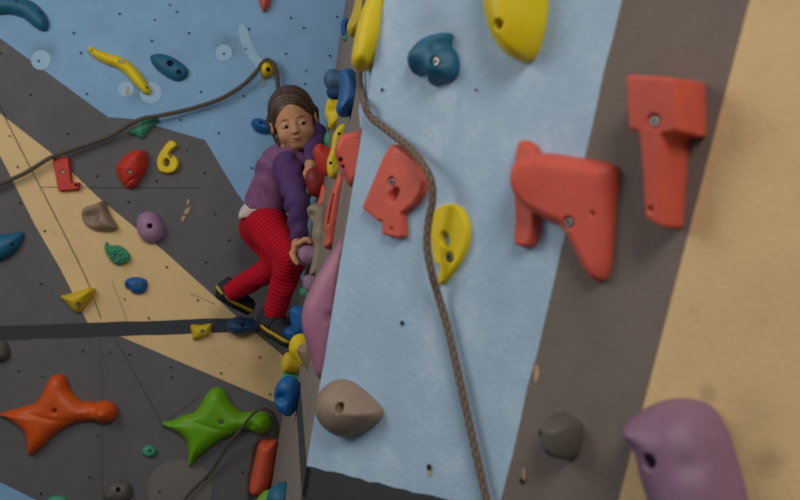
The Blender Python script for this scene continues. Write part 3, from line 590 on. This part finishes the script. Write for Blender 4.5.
# near hand: palm over the upper left of the lilac ball, four fingers over its top, thumb down its front left
BALL = P(306, 255, 2.88)
def dirv(x, y, z): return np.array([x, y, z], float)
PALM = P(296, 246, 2.885)
FR = []
for k in range(4):
    yo = (.030, .011, -.008, -.026)[k]; L_ = (.82, 1.0, .97, .85)[k]
    b = BALL + dirv(-.019, yo * .8, .033); m1 = BALL + dirv(-.003, yo, .0445 * (1 if k in (1, 2) else .95)); m2 = BALL + dirv(.009 * L_, yo * 1.05, .044); t = BALL + dirv(.0165 * L_, yo * 1.05, .037)
    FR.append((b, m1, m2, t))
TH = [BALL + dirv(-.030, -.010, .020), BALL + dirv(-.037, -.024, .004), BALL + dirv(-.030, -.034, -.012), BALL + dirv(-.022, -.037, -.023)]
# far hand hooks over the dark red hold
HOLD_L = P(322, 180, 2.96)
FL = []
for k in range(4):
    yo = (.024, .008, -.008, -.023)[k]
    FL.append((WL + dirv(.004, yo, -.022), WL + dirv(.005, yo, -.036), WL + dirv(.006, yo, -.047), WL + dirv(.004, yo, -.057)))
TL = [WL + dirv(-.006, -.018, -.012), WL + dirv(-.012, -.026, -.028), WL + dirv(-.008, -.028, -.044)]
def hands(p):
    d = smin(capsule(p, WR + dirv(-.001, 0, .002), BALL + dirv(-.026, .004, .030), .0165, .0155), ell(p, BALL + dirv(-.027, .002, .028), (.011, .033, .015)), .012)
    for f in FR: d = smin(d, chain(p, f, (.0082, .0078, .0072, .0062), .002), .0025)
    d = smin(d, chain(p, TH, (.0100, .0088, .0080, .0068), .002), .005)
    e = smin(capsule(p, WL + dirv(0, 0, .01), WL + dirv(.003, 0, -.014), .0165, .016), ell(p, WL + dirv(.003, 0, -.014), (.012, .031, .017)), .01)
    for f in FL: e = smin(e, chain(p, f, (.0082, .0078, .0072, .0062), .002), .0025)
    e = smin(e, chain(p, TL, (.0098, .0085, .007), .002), .005)
    return np.minimum(d, e)
def body_sdf(p):
    d = head_sdf(to_head(p)) * HS
    d = smin(d, capsule(p, head_w((0, .02, -.05)), NK + dirv(0, .005, -.01), .034, .036), .018)
    t = smin(capsule(p, CH, PV, .058, .055), capsule(p, SR, SL, .034), .03)
    t = smin(t, capsule(p, NK, CH, .036, .05), .03)
    d = smin(d, t, .02)
    d = smin(d, chain(p, (SR, ER, WR), (.033, .026, .0175), .01), .015)
    d = smin(d, chain(p, (SL, EL, WL), (.033, .027, .0175), .01), .015)
    d = np.minimum(d, 1e9); d = smin(d, hands(p), .005)
    d = smin(d, chain(p, (HR, KR, AR), (.055, .042, .027), .01), .02)
    d = smin(d, chain(p, (HL, KL, AL), (.055, .042, .027), .01), .02)
    return d
def part(name, fn, lo, hi, vox, m, parent):
    V, F = sdf_mesh(name, fn, np.array(lo) - .02, np.array(hi) + .02, vox)
    o = link(name, pydata(name, V - GO, F), m, parent); return o
GO = P(262, 345, 3.1)
girl = bpy.data.objects.new('person', None); COL.objects.link(girl); girl.location = GO; girl.empty_display_size = .1
tag(girl, 'young girl in purple top and striped red trousers climbing across the corner', 'person')
allp = np.array([SR, ER, WR, SL, EL, WL, NK, CH, PV, HR, KR, AR, HL, KL, AL, HC])
body = part('body', body_sdf, allp.min(0) - .1, allp.max(0) + .11, .0026, M_SKIN, girl)
def head_part(name, fn, c, r, vox, m, parent, mirror=False):
    lo = np.array(c) - r; hi = np.array(c) + r
    V, F = sdf_mesh(name, fn, lo, hi, vox); Vw = V * HS @ HM.T + HC
    return link(name, pydata(name, Vw - GO, F), m, parent)
for s in (-1, 1):
    eye = head_part('eye', lambda q: ell(q, (s * .0275, -.0685, -.0095), (.0118, .0078, .0060)), (s * .0275, -.0685, -.0085), .018, .0009, M_EYE, girl)
    head_part('iris', lambda q: np.maximum(ell(q, (s * .0275 + .0025, -.0700, -.0095), (.0078, .0081, .0066)), 0 * q[:, 0] - 1), (s * .0275, -.070, -.0095), .014, .0008, M_IRIS, eye)
    head_part('eyebrow', lambda q: np.maximum(np.abs(head_sdf(q)) - .0012, chain(q * np.array((1, .15, 1)), (np.array((s * .014, -.011, .0105)), np.array((s * .028, -.011, .0120)), np.array((s * .043, -.010, .0055))), (.0014, .0018, .0010))), (s * .028, -.074, .010), .024, .0009, M_BROW, girl)
def lips(q):
    k = q * np.array((1, 0, 1)); V3 = lambda x, z: np.array((x, 0, z))
    m = chain(k, (V3(-.0155, -.0490), V3(-.004, -.0515), V3(.004, -.0515), V3(.0155, -.0490)), (.0010, .0026, .0026, .0010), .001)
    m = np.minimum(m, chain(k, (V3(-.0135, -.0510), V3(-.004, -.0560), V3(.004, -.0560), V3(.0135, -.0510)), (.0008, .0030, .0030, .0008), .001))
    return np.maximum(np.maximum(np.abs(head_sdf(q)) - .0012, m), q[:, 1] + .06)
head_part('lips', lips, (0, -.077, -.057), .026, .0009, M_LIP, girl)
# hair: a shell over the skull, parted in the middle, tucked behind the ears into a low tail
def hair_sdf(q):
    d = ell(q, (0, .016, .029), (.0755, .088, .0815))
    d = d + .0007 * np.sin((q[:, 1] + .45 * q[:, 2]) * 420 + 2 * np.sin(q[:, 0] * 60)) + .0007 * np.sin((q[:, 1] + .3 * q[:, 2]) * 190 + q[:, 0] * 30)
    face = ell(q, (0, -.090, -.024), (.0655, .066, .078))                                         # forehead and face stay free
    d = smax(d, -face, .008)
    d = smax(d, -(q[:, 2] + .060 + .5 * (q[:, 1] - .02) * 0), .01)
    for s in (-1, 1):
        d = smax(d, -ell(q, (s * .082, -.004, -.012), (.014, .017, .026)), .005)                 # around the ears
        d = smin(d, capsule(q, (s * .066, .028, .01), (s * .058, .020, -.080), .022, .015), .012)
    d = smin(d, capsule(q, (-.058, .012, -.05), (-.050, -.004, -.108), .012, .006), .008)        # loose strand on her shoulder
    d = smin(d, capsule(q, (0, .085, -.02), (.012, .085, -.10), .03, .012), .02)
    return d
V, F = sdf_mesh('hair', hair_sdf, np.array((-.12, -.12, -.15)), np.array((.12, .14, .14)), .0022)
lock = .36 + .16 * np.sin((V[:, 1] + .45 * V[:, 2]) * 420 + 2 * np.sin(V[:, 0] * 60)) + .16 * np.sin((V[:, 1] + .3 * V[:, 2]) * 190 + V[:, 0] * 30) + .1 * np.sin((V[:, 1] + .4 * V[:, 2]) * 800 + V[:, 0] * 90) + .30 * np.exp(-((V[:, 0] + .005) / .004) ** 2) * (V[:, 2] > .06) + .45 * np.clip((-.05 - V[:, 2]) / .05, 0, 1)
me = pydata('hair', V * HS @ HM.T + HC - GO, F); me.attributes.new('lock', 'FLOAT', 'POINT').data.foreach_set('value', np.clip(lock, 0, 1).astype(np.float32))
hair = link('hair', me, M_HAIR, girl)
# clothes
def folds(p, amp, f=95): return amp * np.sin(p[:, 2] * f + 2.2 * np.sin(p[:, 0] * 31) + 1.7 * np.sin(p[:, 1] * 37)) * (.5 + .5 * np.sin(p[:, 0] * 43 + p[:, 2] * 29))
AX = (CH - PV) / np.linalg.norm(CH - PV)
HEM = P(262, 209, 3.14)
def neck_cut(p): return capsule(p, head_w((0, .015, -.03)), NK + dirv(.003, -.02, .006), .040, .040)
def torso_cloth(p):
    t = smin(capsule(p, CH + AX * .005, PV + dirv(.004, 0, -.012), .068, .080), capsule(p, SR * .75 + SL * .25, SR * .25 + SL * .75, .044), .035)
    return smin(t, capsule(p, NK - AX * .01, CH, .046, .058), .03)
def shirt_sdf(p):
    d = torso_cloth(p) + folds(p, .0055)
    hem = (p - P(262, 210.8, 3.08)) @ dirv(.06, 0, 1) - .95 * np.maximum(P(253, 211, 3.12)[0] - p[:, 0], 0) + .004 * np.sin(p[:, 0] * 60)
    return smax(smax(d, -hem, .004), -neck_cut(p), .004)
def sleeve(pts, rad):
    ax = (pts[2] - pts[1]) / np.linalg.norm(pts[2] - pts[1])
    def fn(p):
        d = chain(p, pts, rad, .012) + folds(p, .0040, 120)
        return smax(smax(d, (p - pts[2]) @ ax + .002, .003), -neck_cut(p), .004)
    return fn
WAX = dirv(-.20, 0, .98)
def vest_sdf(p):
    d = torso_cloth(p) + folds(p, .0055) + .0035
    return smax(np.maximum(d, (p - P(262, 196, 3.12)) @ AX - .01), -((p - P(245, 217.5, 3.08)) @ WAX), .004)
lo, hi = allp.min(0) - .1, allp.max(0) + .1
part('vest', vest_sdf, lo, hi, .003, M_VEST, girl)
shirt = part('shirt', shirt_sdf, lo, hi, .003, M_SHIRT, girl)
part('sleeve', sleeve((SR + dirv(0, 0, .004), ER, WR), (.043, .034, .0245)), lo, hi, .003, M_SLEEVE, shirt)
part('sleeve', sleeve((SL, EL, WL), (.042, .035, .0245)), lo, hi, .003, M_SLEEVE, shirt)
WAIST = P(245, 208, 3.08); WAX = dirv(-.20, 0, .98)
def legs(p):
    a = chain(p, (HR, KR, AR), (.068, .046, .0315), .015); b = chain(p, (HL, KL, AL), (.067, .043, .0315), .015); return a, b
def cuff(A, K): ax = (A - K) / np.linalg.norm(A - K); return lambda p: (p - A) @ ax - .004
def trousers_sdf(p):
    a, b = legs(p)
    a = smax(a, cuff(AR, KR)(p), .004); b = smax(b, cuff(AL, KL)(p), .004)
    d = smin(a, b, .012); d = smin(d, capsule(p, PV + dirv(0, 0, -.004), (HR + HL) / 2, .066, .068), .02)
    d = d + folds(p, .0022, 80)
    return smax(d, (p - WAIST) @ WAX, .003)
V, F = sdf_mesh('trousers', trousers_sdf, lo - .02, hi + .02, .003)
def arc(p, H, K, A):
    out = np.zeros(len(p)); best = np.full(len(p), 1e9); s0 = 0
    L1, L2 = np.linalg.norm(K - H), np.linalg.norm(A - K)
    u1, u2 = (K - H) * np.array([1, .25, 1]), (A - K) / L2; u1 /= np.linalg.norm(u1)
    t1, t2 = (p - H) @ u1, (p - K) @ u2
    w = np.clip(.5 + t2 / .05, 0, 1)
    return np.where(t2 > -0.02, w * (L1 + t2) + (1 - w) * np.minimum(t1, L1 + .02), t1)
a, b = legs(V); al = np.where(a < b, arc(V, HR, KR, AR), arc(V, HL, KL, AL))
me = pydata('trousers', V - GO, F); me.attributes.new('along_leg', 'FLOAT', 'POINT').data.foreach_set('value', al.astype(np.float32))
link('trousers', me, M_TROUSER, girl)
def shoe(heel, toe, up, ankle):
    ax = toe - heel; Ln = np.linalg.norm(ax); ax /= Ln; up = np.array(up, float); up -= ax * (up @ ax); up /= np.linalg.norm(up); sd = np.cross(ax, up)
    R = np.stack([ax, sd, up], 1)
    loc = lambda p: (p - heel) @ R
    def last(q, off=0.0):
        qq = q * np.array([1, 1, 1.0]); d = capsule(qq, (0, 0, .020), (Ln * .45, 0, .020), .030 + off, .032 + off)
        d = smin(d, capsule(qq, (Ln * .4, 0, .016), (Ln, .002, .010), .033 + off, .027 + off), .015)
        return d
    def upper(p):
        q = loc(p); d = smin(last(q), capsule(q, (.005, 0, .02), (.010, 0, .048), .031, .030), .012)
        d = smax(d, -q[:, 2] - .008, .004); A = loc(ankle[None])[0]
        d = smax(d, q[:, 2] - .058, .004); return d
    def sole(p):
        q = loc(p); return smax(smax(last(q * np.array([1, 1, .5]), .002), q[:, 2] + .003 - .10 * np.maximum(q[:, 0] - Ln, 0), .003), -q[:, 2] - .017, .003)
    def trim(p):
        q = loc(p); return np.maximum(last(q, .0022), np.abs(q[:, 2] - .004 - .35 * np.maximum(-q[:, 0] + .0, 0)) - .0052)
    def strap(p):
        q = loc(p); d = smin(last(q, .0035), capsule(q, (.005, 0, .02), (.010, 0, .048), .0345, .0335), .012)
        return np.maximum(np.maximum(d, np.abs(q[:, 0] - Ln * .42) - .011), .012 - q[:, 2])
    mid = (heel + toe) / 2; e = Ln / 2 + .075
    sh = part('shoe', upper, mid - e, mid + e, .0024, M_SHOE, girl)
    part('sole', sole, mid - e, mid + e, .0024, M_SOLE, sh); part('trim', trim, mid - e, mid + e, .0022, M_TRIM, sh)
    st = part('strap', strap, mid - e, mid + e, .0022, M_SOLE, sh)
    def patch(p):
        q = loc(p); return np.maximum(np.linalg.norm(q - np.array([Ln * .40, -.034 if sd[1] > 0 else .034, .024]), axis=1) - .011, last(q, .0052))
    return sh
shoe(P(264, 325, 3.04), P(287, 340, 2.98), (.45, -.25, .85), AR)
shoe(P(222, 295, 3.20), P(245, 307, 3.26), (.40, -.20, .88), AL)
